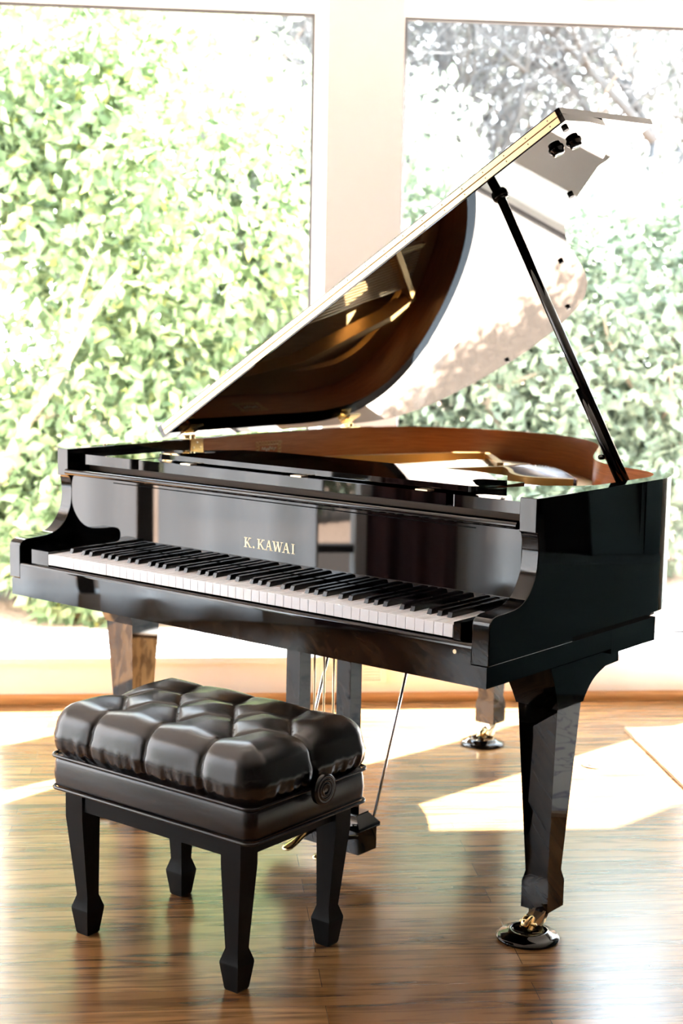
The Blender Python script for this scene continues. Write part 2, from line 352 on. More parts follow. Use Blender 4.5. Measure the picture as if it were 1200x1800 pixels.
# bare trees in the haze of light
TWIG = mat('grey_twigs', (.085,.082,.082), .8, spec=.1)
def bare_tree(label, base, h, seed):
    o = thing('bare_tree', label, 'tree', (*base, -.12)); g = random.Random(seed); bm = bmesh.new()
    def br_(p, d, L, r, k):
        pts = [p]; q = p; e_ = d
        for s in range(5): e_ = (e_+Vector((g.uniform(-.22,.22), g.uniform(-.22,.22), g.uniform(-.08,.14)))).normalized(); q = q+e_*L/5; pts.append(q)
        tube(bm, pts, [r*(1-.13*i) for i in range(6)], 5)
        if k > 0:
            for s in range(5):
                pp = pts[g.choice((1,2,3,4,5))]; dd = (e_*.6+Vector((g.uniform(-1,1), g.uniform(-.7,.7), g.uniform(-.35,.8)))).normalized(); br_(pp, dd, L*g.uniform(.5,.75), r*.5, k-1)
    br_(Vector((0,0,0)), Vector((.1,0,1)), h*.55, .09, 5)
    obj('trunk', bm, TWIG, o, wn=False)
HAZEL = leafmat('sparse_pale_leaves', [(0,(.09,.105,.092)), (.6,(.13,.145,.13)), (1,(.22,.23,.20))])
bush('hazel_tree', 'thin pale tree far behind the raised lid, high in the right window', (3.4,9.5), [((1.6,9.3,3.2),(1.6,1.0,1.8)), ((3.4,9.6,3.6),(1.8,1.0,2.0)), ((5.2,9.8,3.2),(1.8,1.0,2.0))], 15000, .09, HAZEL, 21, ns=9, h=5.0, r0=.03, cat='tree')
bush('hazel_tree', 'thin pale tree far behind the camellias, high in the left window', (.2,9.5), [((-.8,9.4,3.2),(1.5,1.0,1.8)), ((.8,9.6,3.8),(1.5,1.0,1.6))], 9000, .09, HAZEL, 22, ns=7, h=5.0, r0=.03, cat='tree')
bare_tree('bare grey tree just right of the post between the windows', (1.7,7.6), 5.2, 3)
bare_tree('bare grey tree above the raised piano lid', (2.7,8.4), 5.6, 12)
bare_tree('bare grey tree at the upper right corner of the right window', (3.7,7.8), 5.4, 5)
bare_tree('bare grey tree at the upper right of the left window', (.9,8.2), 5.2, 9)
bush('hedge', 'dense green hedge outside the left side windows', (-6.5,-1.0), [((-6.5,-.9,.6),(.6,1.0,.6))], 5000, .1, LEAF_B, 8, ns=3, h=.8, r0=.02, cat='hedge')

# rug at the right
RUGM = mat('cream_rug', (.74,.71,.66), .95); t = RUGM.node_tree; b = t.nodes['Principled BSDF']
tc = N(RUGM, 'ShaderNodeTexCoord'); vo_ = N(RUGM, 'ShaderNodeTexNoise'); vo_.inputs['Scale'].default_value = 4.5; vo_.inputs['Detail'].default_value = 2; vo_.inputs['Distortion'].default_value = 2.2
rr_ = N(RUGM, 'ShaderNodeValToRGB'); e = rr_.color_ramp.elements; e[0].position = .47; e[0].color = (.74,.71,.66,1); e[1].position = .53; e[1].color = (.74,.71,.66,1); q = e.new(.5); q.color = (.28,.28,.34,1)
t.links.new(tc.outputs['Object'], vo_.inputs['Vector']); t.links.new(vo_.outputs[0], rr_.inputs[0]); t.links.new(rr_.outputs[0], b.inputs['Base Color'])
ro = thing('rug', 'cream rug with fine grey pattern lying on the floor at the right edge', 'rug', (3.0, -.3, 0))
bm = bmesh.new(); g = random.Random(2); nx, ny = 90, 90
vv = [[bm.verts.new((-1.115+2.23*i/nx, -1.12+2.245*j/ny, .0105+.0022*g.random())) for j in range(ny+1)] for i in range(nx+1)]
for i in range(nx):
    for j in range(ny): bm.faces.new((vv[i][j], vv[i+1][j], vv[i+1][j+1], vv[i][j+1]))
obj('pile', bm, RUGM, ro, wn=False)
bm = bmesh.new(); box(bm, (-1.13,-1.135,0), (1.13,1.14,.0105))
obj('binding', bm, mat('tan_binding', (.45,.30,.19), .8), ro, .003)
# round brass floor outlet
fo = thing('floor_outlet', 'small round brass floor outlet between the piano leg and the rug', 'outlet', (1.664, .458, 0))
bm = bmesh.new(); lathe(bm, [(.036,0), (.036,.002), (.033,.0045), (.022,.0045), (.020,.002), (.001,.002)], n=40); obj('rim', bm, mat('bronze_rim', (.16,.12,.08), .35, .8), fo, wn=False)
bm = bmesh.new(); lathe(bm, [(.018,.0022), (.018,.0055), (.016,.006), (.001,.006)], n=32); obj('outlet_cover', bm, mat('aged_bronze', (.035,.022,.012), .5, .5), fo, wn=False)

# teal sofa beyond the right edge (mirrored in the piano's side)
TEAL = mat('dark_teal_velvet', (.003,.017,.020), .8, Sheen_Weight=.03)
sf = thing('sofa', 'dark teal velvet sofa side-on to the piano, its armrest mirrored in the piano side', 'sofa', (3.6, -.3, .013), 0)
def pad(name, a, b_, r=.05, par=sf): obj(name, bx(a, b_), TEAL, par, r, 4)
pad('base', (-.40,-.45,.06), (1.10,.42,.34), .03); pad('backrest', (-.40,.30,.3), (1.10,.56,.80), .09)
pad('armrest', (-.58,-.52,.06), (-.34,.56,.515), .09); pad('armrest', (1.04,-.52,.06), (1.26,.56,.515), .09)
pad('seat_cushion', (-.33,-.48,.345), (.34,.29,.46), .05); pad('seat_cushion', (.35,-.48,.345), (1.03,.29,.46), .05)
for sx in (-.44,1.14):
    for sy in (-.42,.46): obj('leg', bx((sx-.025, sy-.025, 0), (sx+.025, sy+.025, .06)), SATIN, sf, .004)
bm = bmesh.new(); box(bm, (-.09,-.22,-.2), (.09,.22,.2)); pl = obj('throw_pillow', bm, TEAL, None, .07, 4); pl.location = (3.45,-.14,.67); pl.rotation_euler = (.25, 0, 1.45)
tag(pl, 'dark teal throw pillow leaning on the sofa backrest beside its near armrest', 'pillow')
bc = thing('bookcase', 'dark wooden bookcase against the wall behind the sofa', 'bookcase', (5.38, 0, 0))
DARKW = wood('dark_walnut', (.02,.012,.008), (.04,.024,.015), .5)
for a, b_, nm in (((-.17,-2.2,0), (.17,-2.16,2.2), 'side_panel'), ((-.17,1.1,0), (.17,1.14,2.2), 'side_panel'), ((.14,-2.16,0), (.17,1.1,2.2), 'back_panel')): obj(nm, bx(a, b_), DARKW, bc, .002)
for z in (.05,.5,.9,1.3,1.7,2.15): obj('shelf', bx((-.16,-2.16,z), (.14,1.1,z+.03)), DARKW, bc, .002)

# ------------------------------------------------------------------ grand piano
A_ = math.radians(-44.5); PO = (.727, .7, 0); PW, PH = 1.454, .9755
piano = thing('grand_piano', 'glossy black baby grand piano with raised lid and golden maker lettering', 'piano', (1.009, -.010, 0), A_)
def P(name, bm, m_, parent=None, bevel=0.0, seg=2, filt=None, smooth=True, wn=True):
    return obj(name, bm, m_, parent or piano, bevel, seg, filt, smooth, PO, wn=wn)
TH = .041
arm_prof = [(0,.657),(0,.738),(.003,.746),(.010,.752),(.025,.756),(.059,.757),(.088,.759),(.105,.762)] + catmull([(.105,.762),(.128,.772),(.150,.793),(.167,.825),(.172,.862),(.169,.890),(.165,.903)], 4)[1:] + [(.159,.905),(.159,PH),(.32,PH),(.32,.657)]
keep = lambda e: not all(abs(v.co.y-.32) < 1e-4 for v in e.verts)
for x0 in (0, PW-TH):
    bm = bmesh.new(); prism(bm, arm_prof, x0, x0+TH, 'x')
    for f in [f for f in bm.faces if all(abs(v.co.y-.32) < 1e-4 for v in f.verts)]: bmesh.ops.delete(bm, geom=[f], context='FACES_ONLY')
    P('arm', bm, BLACK, bevel=.0022, seg=3, filt=keep)
# rim: outer outline from the bass side round the tail to the treble side
tail = catmull([(0,1.0),(.0,1.15),(.008,1.28),(.040,1.42),(.115,1.54),(.235,1.625),(.375,1.665),(.510,1.672),(.640,1.648),(.755,1.59),(.860,1.50),(.945,1.39),(1.008,1.27),(1.060,1.165),(1.125,1.045),(1.190,.965),(1.260,.915),(1.335,.882),(1.395,.838),(1.432,.785),(1.4515,.72),(PW,.64),(PW,.60)], 7)
outl = [(0,.32),(0,.605),(0,.75)] + tail + [(PW,.45),(PW,.32)]
inl = inset(outl, -TH); inl[0] = (TH,.32); inl[-1] = (PW-TH,.32)
bm = bmesh.new(); n = len(outl); Z0, Z1 = .669, PH
vo4 = [[bm.verts.new((*p_, z)) for p_ in pl_] for pl_, z in ((outl, Z0), (outl, Z1), (inl, Z1), (inl, Z0))]
for i in range(n-1):
    for k in range(4):
        a, b_ = vo4[k], vo4[(k+1) % 4]
        f = bm.faces.new((a[i], a[i+1], b_[i+1], b_[i])); f.material_index = 1 if k == 2 and (outl[i][1]+outl[i+1][1])/2 > .605 else 0
P('rim', bm, [BLACK, MAHOG], bevel=.0022, seg=3, filt=lambda e: not all(abs(v.co.y-.32) < 1e-4 for v in e.verts), smooth=True)
inn = inset(outl, -.05); inn[0] = (.05,.32); inn[-1] = (PW-.05,.32)
bm = bmesh.new(); lathe(bm, [(.004,PH-.001),(.004,PH+.004),(.003,PH+.005)], (.022,.305,0), 14); P('lid_locating_pin', bm, BRASS2, wn=False)
# keybed and stepped underframe
P('keybed', bx((.006,.003,.612), (PW-.006,.50,.655)), BLACK, bevel=.003)
u1 = inset(outl, -.018); bm = bmesh.new()
prism(bm, [(.018,.05)]+u1+[(PW-.018,.05)], .6555, .6685); P('under_rim', bm, BLACK, bevel=.001)
def clipy(poly, y): return [(q[0], min(q[1], y)) for q in poly]
bm = bmesh.new(); prism(bm, [(.03,.501),(.03,.705),(PW-.006,.705),(PW-.006,.501)], .600, .655); P('under_beam', bm, BLACK, bevel=.003)
for a, b_ in (((.35,.70),(.45,1.55)), ((.72,.70),(.62,1.55)), ((1.05,.70),(.80,1.40))):
    bm = bmesh.new(); prism(bm, [(a[0]-.035,a[1]),(a[0]+.035,a[1]),(b_[0]+.035,b_[1]),(b_[0]-.035,b_[1])], .575, .655); P('back_post', bm, BLACK, bevel=.004)
# keyslip
bm = bmesh.new(); prism(bm, [(.000,.6555),(.000,.688),(.0008,.6925),(.003,.696),(.006,.6975),(.0085,.698),(.0085,.6555)], TH+.0005, PW-TH-.0005, 'x'); P('keyslip', bm, BLACK, bevel=.0006)
bm = bmesh.new(); lathe(bm, [(.0045,-.0012),(.0045,.0002),(.001,.0002)], (1.374,0,.677), 20, 'y'); box(bm, (1.370,-.0016,.6763), (1.378,-.0011,.6777)); P('slip_screw', bm, BRASS2)
KX = .1395; KW = .0235
for a, b_ in ((TH+.034, KX-.001), (KX+52*KW+.001, PW-TH-.034)):
    P('cheek_block', bx((a,.010,.6985), (b_,.168,.7335)), BLACK, bevel=.003, seg=3)
for a, b_ in ((TH, TH+.034), (PW-TH-.034, PW-TH)):
    P('block_recess', bx((a,.055,.6985), (b_,.168,.735)), BLACK, bevel=.002)
# keys
bm = bmesh.new(); box(bm, (.0004,0,-.0265), (KW-.0004,.156,0))
bmesh.ops.bevel(bm, geom=[e for e in bm.edges], offset=.0009, segments=2, profile=.5, affect='EDGES')
wk = obj('white_key', bm, IVORY, piano); wk.location = (KX-PO[0], .0092-PO[1], .728)
bm = bmesh.new(); loft(bm, [[(-.0055,0,-.006),(.0055,0,-.006),(.0055,0,.0),(-.0055,0,.0)], [(-.0053,.0045,-.006),(.0053,.0045,-.006),(.0047,.0045,.0102),(-.0047,.0045,.0102)], [(-.0053,.012,-.006),(.0053,.012,-.006),(.0046,.012,.0122),(-.0046,.012,.0122)], [(-.0053,.106,-.006),(.0053,.106,-.006),(.0046,.106,.0118),(-.0046,.106,.0118)]])
bmesh.ops.bevel(bm, geom=[e for e in bm.edges if e.calc_face_angle(0) > .5], offset=.0013, segments=3, profile=.5, affect='EDGES')
bk = obj('black_key', bm, EBONY, piano)
first = True; letters = 'ABCDEFG'
for i in range(52):
    if i: k_ = wk.copy(); COL.objects.link(k_); k_.location.x = KX+i*KW-PO[0]
    L_ = letters[i % 7]
    if L_ in 'ACDFG' and i < 51:
        off_ = {'A':.0016,'C':-.0018,'D':.0018,'F':-.0022,'G':0}[L_]
        k_ = bk if first else bk.copy()
        if not first: COL.objects.link(k_)
        first = False; k_.location = (KX+(i+1)*KW+off_-PO[0], .0605-PO[1], .728)
# fallboard with lettering and rounded rail
fb = P('fallboard', bx((TH+.0005,.172,.728), (PW-TH-.0005,.196,.912)), BLACK, bevel=.001)
prof = [(.188,.9085),(.158,.9085)] + [(.1585-.0075*math.sin(k*PI/8), .916-.0075*math.cos(k*PI/8)) for k in range(9)] + [(.158,.9235),(.188,.9235)]
bm = bmesh.new(); prism(bm, prof, TH-.006+.001, PW-TH-.003, 'x'); P('fallboard_rail', bm, BLACK, fb, .0005).location = (0,0,0)
bm = bmesh.new(); prism(bm, [(.1705,.8985),(.1718,.8985),(.1718,.9005),(.1705,.9005)], .2, 1.30, 'x'); P('felt_strip', bm, MATTE, fb, wn=False, smooth=False)
# maker lettering: K. KAWAI in roman capitals
def stroke(bm, p, q, w_, d=(1,0)):
    vs = [(p[0]-w_/2*d[0], p[1]-w_/2*d[1]), (p[0]+w_/2*d[0], p[1]+w_/2*d[1]), (q[0]+w_/2*d[0], q[1]+w_/2*d[1]), (q[0]-w_/2*d[0], q[1]-w_/2*d[1])]
    prism(bm, vs, .1712, .1722, 'y')
def serif(bm, x, z, w_=.0085, up=1): prism(bm, [(x-w_/2,z),(x+w_/2,z),(x+w_/2,z+.0016*up),(x-w_/2,z+.0016*up)], .1712, .1722, 'y')
HC = .0235; ZB = .7865
def letter(ch, x, w_):
    bm = bmesh.new(); t0, t1 = ZB, ZB+HC; K, k = .0042, .0019
    if ch == 'K':
        stroke(bm, (x+.0042,t0), (x+.0042,t1), K); serif(bm, x+.0042, t0, .0095); serif(bm, x+.0042, t1, .0095, -1)
        stroke(bm, (x+.0062,t0+HC*.42), (x+w_-.0045,t1), k*1.2); serif(bm, x+w_-.0045, t1, .008, -1)
        stroke(bm, (x+.0092,t0+HC*.55), (x+w_-.0030,t0), K*1.1); serif(bm, x+w_-.0030, t0, .0085)
    elif ch == 'A':
        stroke(bm, (x+.0030,t0), (x+w_/2-.0006,t1), k); stroke(bm, (x+w_-.0042,t0), (x+w_/2,t1), K)
        stroke(bm, (x+w_*.30,t0+HC*.36), (x+w_*.72,t0+HC*.36), k, (0,1)); serif(bm, x+.003, t0, .0075); serif(bm, x+w_-.0042, t0, .0090)
    elif ch == 'W':
        stroke(bm, (x+.0035,t1), (x+w_*.30,t0), K); stroke(bm, (x+w_*.52,t1*.0+t0+HC*.97), (x+w_*.32,t0), k)
        stroke(bm, (x+w_*.50,t1), (x+w_*.68,t0), K); stroke(bm, (x+w_-.003,t1), (x+w_*.70,t0), k)
        serif(bm, x+.0035, t1, .0085, -1); serif(bm, x+w_*.5, t1, .007, -1); serif(bm, x+w_-.003, t1, .0075, -1)
    elif ch == 'I':
        stroke(bm, (x+w_/2,t0), (x+w_/2,t1), K); serif(bm, x+w_/2, t0, .0092); serif(bm, x+w_/2, t1, .0092, -1)
    else: lathe(bm, [(.0024,.1712),(.0024,.1722)], (x+w_/2,0,t0+.0024), 16, 'y')
    P('letter', bm, GOLDLET, fb, smooth=False, wn=False)
sx_ = lambda c: .650+(c-110)/935*.155
for ch, a, b_ in (('K',110,240),('.',272,300),('K',360,492),('A',508,640),('W',645,832),('A',828,965),('I',995,1048)): letter(ch, sx_(a), sx_(b_)-sx_(a))
# music shelf, side blocks, brass hinge tabs and folded desk
P('music_shelf', bx((.272,.190,.937), (1.210,.50,.962)), BLACK, bevel=.0012)
c_ = [(.2555-.018+.018*math.sin(k*PI/12), .190+.018-.018*math.cos(k*PI/12)) for k in range(7)]
bm = bmesh.new(); prism(bm, [(.050,.190)]+c_+[(.2555,.46),(.050,.46)], .936, .9615); P('shelf_block', bm, BLACK, bevel=.0012, seg=2, )
c_ = [(1.2225+.010-.010*math.sin(k*PI/12), .190+.010-.010*math.cos(k*PI/12)) for k in range(7)][::-1]
bm = bmesh.new(); prism(bm, c_+[(1.409,.190),(1.409,.69),(1.385,.66),(1.335,.545),(1.265,.47),(1.2225,.36)], .936, .9615); P('shelf_block', bm, BLACK, bevel=.0012)
P('action_rail', bx((.05,.225,.916), (PW-.05,.245,.931)), ACTION, bevel=.001)
P('action_cover', bx((.05,.26,.70), (PW-.05,.50,.93)), MATTE)
for x in (.428,.784,1.14):
    P('desk_hinge', bx((x-.016,.1965,.962), (x+.016,.222,.9642)), BRASS2, bevel=.0004)
dr = [(1.255,.225)] + catmull([(1.262,.236),(1.235,.262),(1.212,.292),(1.190,.318),(1.183,.345),(1.195,.362),(1.225,.370)], 4) + [(1.244,.374),(1.188,.462),(1.150,.470)]
dl = [(1.565-x, y) for x, y in dr][::-1]
bm = bmesh.new(); prism(bm, [(.32,.222)]+[(1.245,.222)]+dr+[(1.09,.486),(.47,.486)]+dl, .9655, .9785); P('music_desk', bm, BLACK, bevel=.0012)
# inside: soundboard, plate, struts, strings
bm = bmesh.new(); prism(bm, inn, .796, .806); P('soundboard', bm, SPRUCE, smooth=False, wn=False)
bm = bmesh.new(); ri = inset(outl, -.125); ro_ = inset(outl, -.047); s0 = 8
ring_o, ring_i = ro_[2:-2], ri[2:-2]
va = [[bm.verts.new((*q, z)) for q in pl_] for pl_, z in ((ring_o,.845),(ring_o,.866),(ring_i,.866),(ring_i,.845))]
for i in range(len(ring_o)-1):
    for k in range(4): bm.faces.new((va[k][i], va[k][i+1], va[(k+1)%4][i+1], va[(k+1)%4][i]))
box(bm, (.052,.50,.845), (PW-.052,.62,.868))
P('iron_plate', bm, GOLD, smooth=False, wn=False)
def tail_y(x):   # inner plate limit along y for a given x
    best = 0
    for a, b_ in zip(ri, ri[1:]):
        if (a[0]-x)*(b_[0]-x) <= 0 and abs(a[0]-b_[0]) > 1e-6:
            best = max(best, a[1]+(b_[1]-a[1])*(x-a[0])/(b_[0]-a[0]))
    return best
fan = lambda s_: (.13+1.20*s_, .44+.86*s_)
for s_ in (.16, .46, .70, .90):
    x0, x1 = fan(s_); y1 = max(.74, tail_y(x1)+.01)
    bm = bmesh.new(); prism(bm, [(x0-.011,.56),(x0+.011,.56),(x1+.008,y1),(x1-.008,y1)], .864, .880); P('plate_strut', bm, GOLD, bevel=.003)
def ribbon(pts, th, z0, z1):
    a = inset(pts, th/2); b_ = inset(pts, -th/2); bm = bmesh.new(); prism(bm, a+b_[::-1], z0, z1); return bm
P('plate_wall', ribbon([(.105,.80),(.168,1.13),(.330,1.49),(.400,1.57),(.50,1.455),(.610,1.325)], .020, .855, .907), GOLD, bevel=.003)
front = [(.664,1.262)]+catmull([(.664,1.262),(.72,1.205),(.79,1.115),(.872,1.073),(.979,1.117)], 5)[1:]
P('plate_wall', ribbon([(.50,.90),(.575,1.07)]+front, .014, .855, .905), GOLD, bevel=.003)
back = catmull([(.678,1.370),(.735,1.365),(.800,1.330),(.870,1.262),(.930,1.187),(.985,1.125)], 4)
def resample(L, n):
    P_ = [Vector((*q, 0)) for q in L]; d = [0]
    for a, b_ in zip(P_, P_[1:]): d.append(d[-1]+(b_-a).length)
    out = []
    for k in range(n):
        t_ = d[-1]*k/(n-1); i_ = max(0, min(len(L)-2, next((z for z in range(len(d)-1) if d[z+1] >= t_-1e-9), len(L)-2)))
        f_ = (t_-d[i_])/max(d[i_+1]-d[i_], 1e-9); out.append(P_[i_].lerp(P_[i_+1], f_))
    return out
Fa, Ba = resample(front, 30), resample(back, 30)
at = lambda k, t_: Fa[k].lerp(Ba[k], t_)
def strip(t0, t1, z0, z1):
    bm = bmesh.new(); prism(bm, [tuple(at(k, t0))[:2] for k in range(30)]+[tuple(at(k, t1))[:2] for k in range(29, -1, -1)], z0, z1); return bm
P('hitch_panel', strip(.03, 1.0, .870, .893), mat('dark_hitch_panel', (.10,.10,.11), .4, .5), smooth=False, wn=False)
P('string_bar', strip(.08, .24, .893, .902), mat('blued_steel_bar', (.50,.56,.66), .25, .8), smooth=False, wn=False)
P('grey_felt', strip(.42, .52, .893, .899), mat('grey_felt', (.40,.40,.40), .9), smooth=False, wn=False)
P('blue_felt', strip(.54, .68, .893, .900), mat('blue_felt', (.06,.12,.38), .8), smooth=False, wn=False)
P('hitch_rail', strip(.72, .95, .893, .898), mat('silver_grey_rail', (.42,.43,.46), .35, .6), smooth=False, wn=False)
bm = bmesh.new(); lathe(bm, [(.0018,0),(.0018,.012),(.001,.0125)], n=8); hp = obj('hitch_pin', bm, STEEL, piano, wn=False)
for k in range(30):
    k_ = hp if k == 0 else hp.copy()
    if k: COL.objects.link(k_)
    q = at(k, .97); k_.location = (q.x-PO[0], q.y-PO[1], .893)
for k in range(1, 29):
    a, b_ = at(k, .05), at(k, .96); bm = bmesh.new(); tube(bm, [(a.x, a.y, .9035), (b_.x, b_.y, .9035)], .0009, 5); P('back_string', bm, STEEL, wn=False)
NS = 88
for i in range(NS):
    s_ = i/(NS-1); x0, x1 = fan(s_); y1 = max(.72, tail_y(x1)-.02)
    if x1 > .60 and x1 < 1.0: y1 = min(y1, 1.02)
    bm = bmesh.new(); r = .0024-.0012*s_; tube(bm, [(x0,.60,.889), (x1,y1,.889)], r, 5)
    P('string', bm, BRASS2 if i < 24 else STEEL, wn=False)
bm = bmesh.new()
for i in range(70): box(bm, (.13+.0172*i,.655,.885), (.143+.0172*i,.685,.925))
P('damper_row', bm, MATTE, smooth=False, wn=False)
P('felt_strip', bx((.12,.70,.8685), (1.34,.73,.880)), mat('red_felt', (.25,.02,.02), .9), smooth=False, wn=False)
bm = bmesh.new()
for i in range(75):
    for k in range(3): lathe(bm, [(.003,.868),(.003,.895)], (.14+.0162*i+.004*k,.515+.022*k,0), 6)
P('tuning_pins', bm, STEEL, wn=False)['kind'] = 'stuff'
# gilt decal on the inner rim (ornate frame with a worn script line)
def onrim(y, z): return (TH+.0006, y, z)
dec = None; bm = bmesh.new()
def dline(pts, r): tube(bm, [onrim(*q) for q in pts], r, 4)
y0_, y1_, z0_, z1_ = .885, .990, .905, .952
for k in range(9):
    yy = y0_+(y1_-y0_)*k/8
    for zc in (z1_-.004, z0_+.004): dline([(yy+.0062*math.cos(a), zc+.0045*math.sin(a)) for a in [j*PI/5 for j in range(11)]], .0008)
for k in range(4):
    zz = z0_+.008+(z1_-z0_-.016)*k/3
    for yc in (y0_+.003, y1_-.003): dline([(yc+.006*math.cos(a), zz+.006*math.sin(a)) for a in [j*PI/5 for j in range(11)]], .0008)
for q in ([(y0_+.008,z1_-.010),(y1_-.008,z1_-.010)], [(y0_+.008,z0_+.010),(y1_-.008,z0_+.010)], [(y0_+.010,z0_+.01),(y0_+.010,z1_-.01)], [(y1_-.010,z0_+.01),(y1_-.010,z1_-.01)]): dline(q, .0008)
dec = P('gilt_decal', bm, DECALM, wn=False)
bm = bmesh.new(); tube(bm, [onrim(y0_+.022+.0055*k*.62, .930+.0045*math.sin(k*1.9)+.002*math.sin(k*.7)) for k in range(19)], .0017, 4)
P('script_flourish', bm, CREAMP, dec, wn=False)
# hinges on the inner rim and lid
TL = math.radians(32); HZ = PH+.012
def lidp(u, v, w_=0): return (u*math.cos(TL)-w_*math.sin(TL), v, HZ+u*math.sin(TL)+w_*math.cos(TL))
for y in (.632, 1.347):
    bm = bmesh.new(); box(bm, (TH,y-.025,.937), (TH+.0025,y+.025,PH+.001)); box(bm, (.006,y-.025,PH-.0005), (TH+.0025,y+.025,PH+.002))
    h_ = P('lid_hinge', bm, BRASS, bevel=.0006)
    bm = bmesh.new(); tube(bm, [(.012,y-.022,PH+.007),(.012,y+.022,PH+.007)], .0045, 12); tube(bm, [(.034,y-.010,PH+.002),(.034,y-.010,PH+.012)], .008, 12); P('hinge_knuckle', bm, BRASS, h_)
    bm = bmesh.new(); c0 = [(u, v) for u, v in ((.004,y-.025),(.052,y-.025),(.052,y+.025),(.004,y+.025))]
    A = [bm.verts.new(lidp(*q, -.0035)) for q in c0]; B = [bm.verts.new(lidp(*q, -.0005)) for q in c0]
    bm.faces.new(A); bm.faces.new(B)
    for i in range(4): bm.faces.new((A[i], A[(i+1)%4], B[(i+1)%4], B[i]))
    P('hinge_leaf', bm, BRASS, h_)
    bm = bmesh.new()
    for dy, dz in ((-.014,.952),(.014,.952),(0,.966)): lathe(bm, [(.0032,TH+.002),(.0028,TH+.0035),(.001,TH+.0035)], (0,y+dy,dz), 12, 'x')
    P('hinge_screws', bm, BRASS2, h_, wn=False)
STRIP = mat('pale_brass_strip', (.62,.44,.24), .3, 1.0)
# ------------------------------------------------------------------ lid: built flat in lid coordinates then raised about the bass side
lid_right = [(1.475,.553),(1.485,.64),(1.484,.72)] + catmull([(1.484,.72),(1.456,.785),(1.395,.858),(1.30,.925),(1.212,.985),(1.144,1.045),(1.098,1.105),(1.022,1.235),(.960,1.381),(.905,1.500),(.846,1.605),(.765,1.705),(.683,1.762),(.578,1.806),(.452,1.825),(.374,1.820),(.259,1.795),(.143,1.745),(.07,1.690),(.02,1.61),(-.004,1.52),(-.012,1.42)], 7)[1:] + [(-.015,1.3),(-.017,1.0)]
lid_poly = [(-.017,.553)] + lid_right
M_lid = Matrix.Translation((0,0,HZ)) @ Matrix.Rotation(-TL, 4, 'Y')
def lidobj(name, bm, m_, parent, bevel=0, seg=2, smooth=True, wn=True):
    if bevel:
        es = [e for e in bm.edges if len(e.link_faces) == 2 and e.calc_face_angle(0) > .5]
        bmesh.ops.bevel(bm, geom=es, offset=bevel, segments=seg, profile=.5, affect='EDGES', clamp_overlap=True)
    bmesh.ops.transform(bm, matrix=M_lid, verts=bm.verts)
    return P(name, bm, m_, parent, smooth=smooth, wn=wn)
bm = bmesh.new(); prism(bm, lid_poly, 0, .0175); lid = lidobj('lid', bm, BLACK, piano, .002, 3)
bm = bmesh.new(); prism(bm, [(-.017,.553),(1.475,.553),(1.502,.94),(-.017,.94)], .0185, .0355); lidobj('front_flap', bm, BLACK, lid, .002, 3)
for w0, w1 in ((.0035,.0172), (.0188,.0325)):
    bm = bmesh.new(); box(bm, (.0,.5515,w0), (1.462,.5535,w1)); hs = lidobj('long_hinge_strip', bm, STRIP, lid, .0003)
    bm = bmesh.new()
    for k in range(22): lathe(bm, [(.0018,.5510),(.0018,.5518),(.0005,.5518)], (.04+k*.0665,0,(w0+w1)/2), 8, 'y')
    lidobj('strip_screws', bm, mat('dark_screw', (.12,.08,.05), .5), hs, wn=False)
bm = bmesh.new(); tube(bm, [(.0,.5512,.018),(1.462,.5512,.018)], .0014, 8); lidobj('long_hinge_pin', bm, mat('aged_brass', (.40,.22,.09), .4, .8), lid, wn=False)
for u, v in ((1.452,.585),(1.233,.934),(.95,1.30),(.715,1.685),(.385,1.785),(.763,1.466)):
    bm = bmesh.new(); lathe(bm, [(.0075,-.007),(.0075,0)], (u,v,0), 16); lidobj('rubber_bumper', bm, RUBBER, lid, .001)
for u, v in ((1.382,.649),(1.416,.677)):
    bm = bmesh.new(); lathe(bm, [(.011,-.016),(.015,-.014),(.015,-.008),(.019,-.003),(.019,0)], (u,v,0), 20); lidobj('prop_cup', bm, BLACK, lid, wn=False)
bm = bmesh.new(); lathe(bm, [(.017,-.012),(.020,-.006),(.020,0)], (1.196,.661,0), 20); lidobj('prop_cup', bm, BLACK, lid, wn=False)
bm = bmesh.new(); tube(bm, [(1.398,.645,.948), (1.018,.661,1.612)], .0115, 16); pr_ = P('lid_prop', bm, BLACK, wn=False)
bm = bmesh.new(); tube(bm, [(1.391,.634,.948), (1.262,.640,1.173)], .0095, 14); P('short_prop', bm, BLACK, pr_, wn=False)
bm = bmesh.new(); tube(bm, [(1.330,.628,1.02), (1.330,.660,1.02)], .006, 10); P('prop_pivot', bm, BLACK, pr_, wn=False)
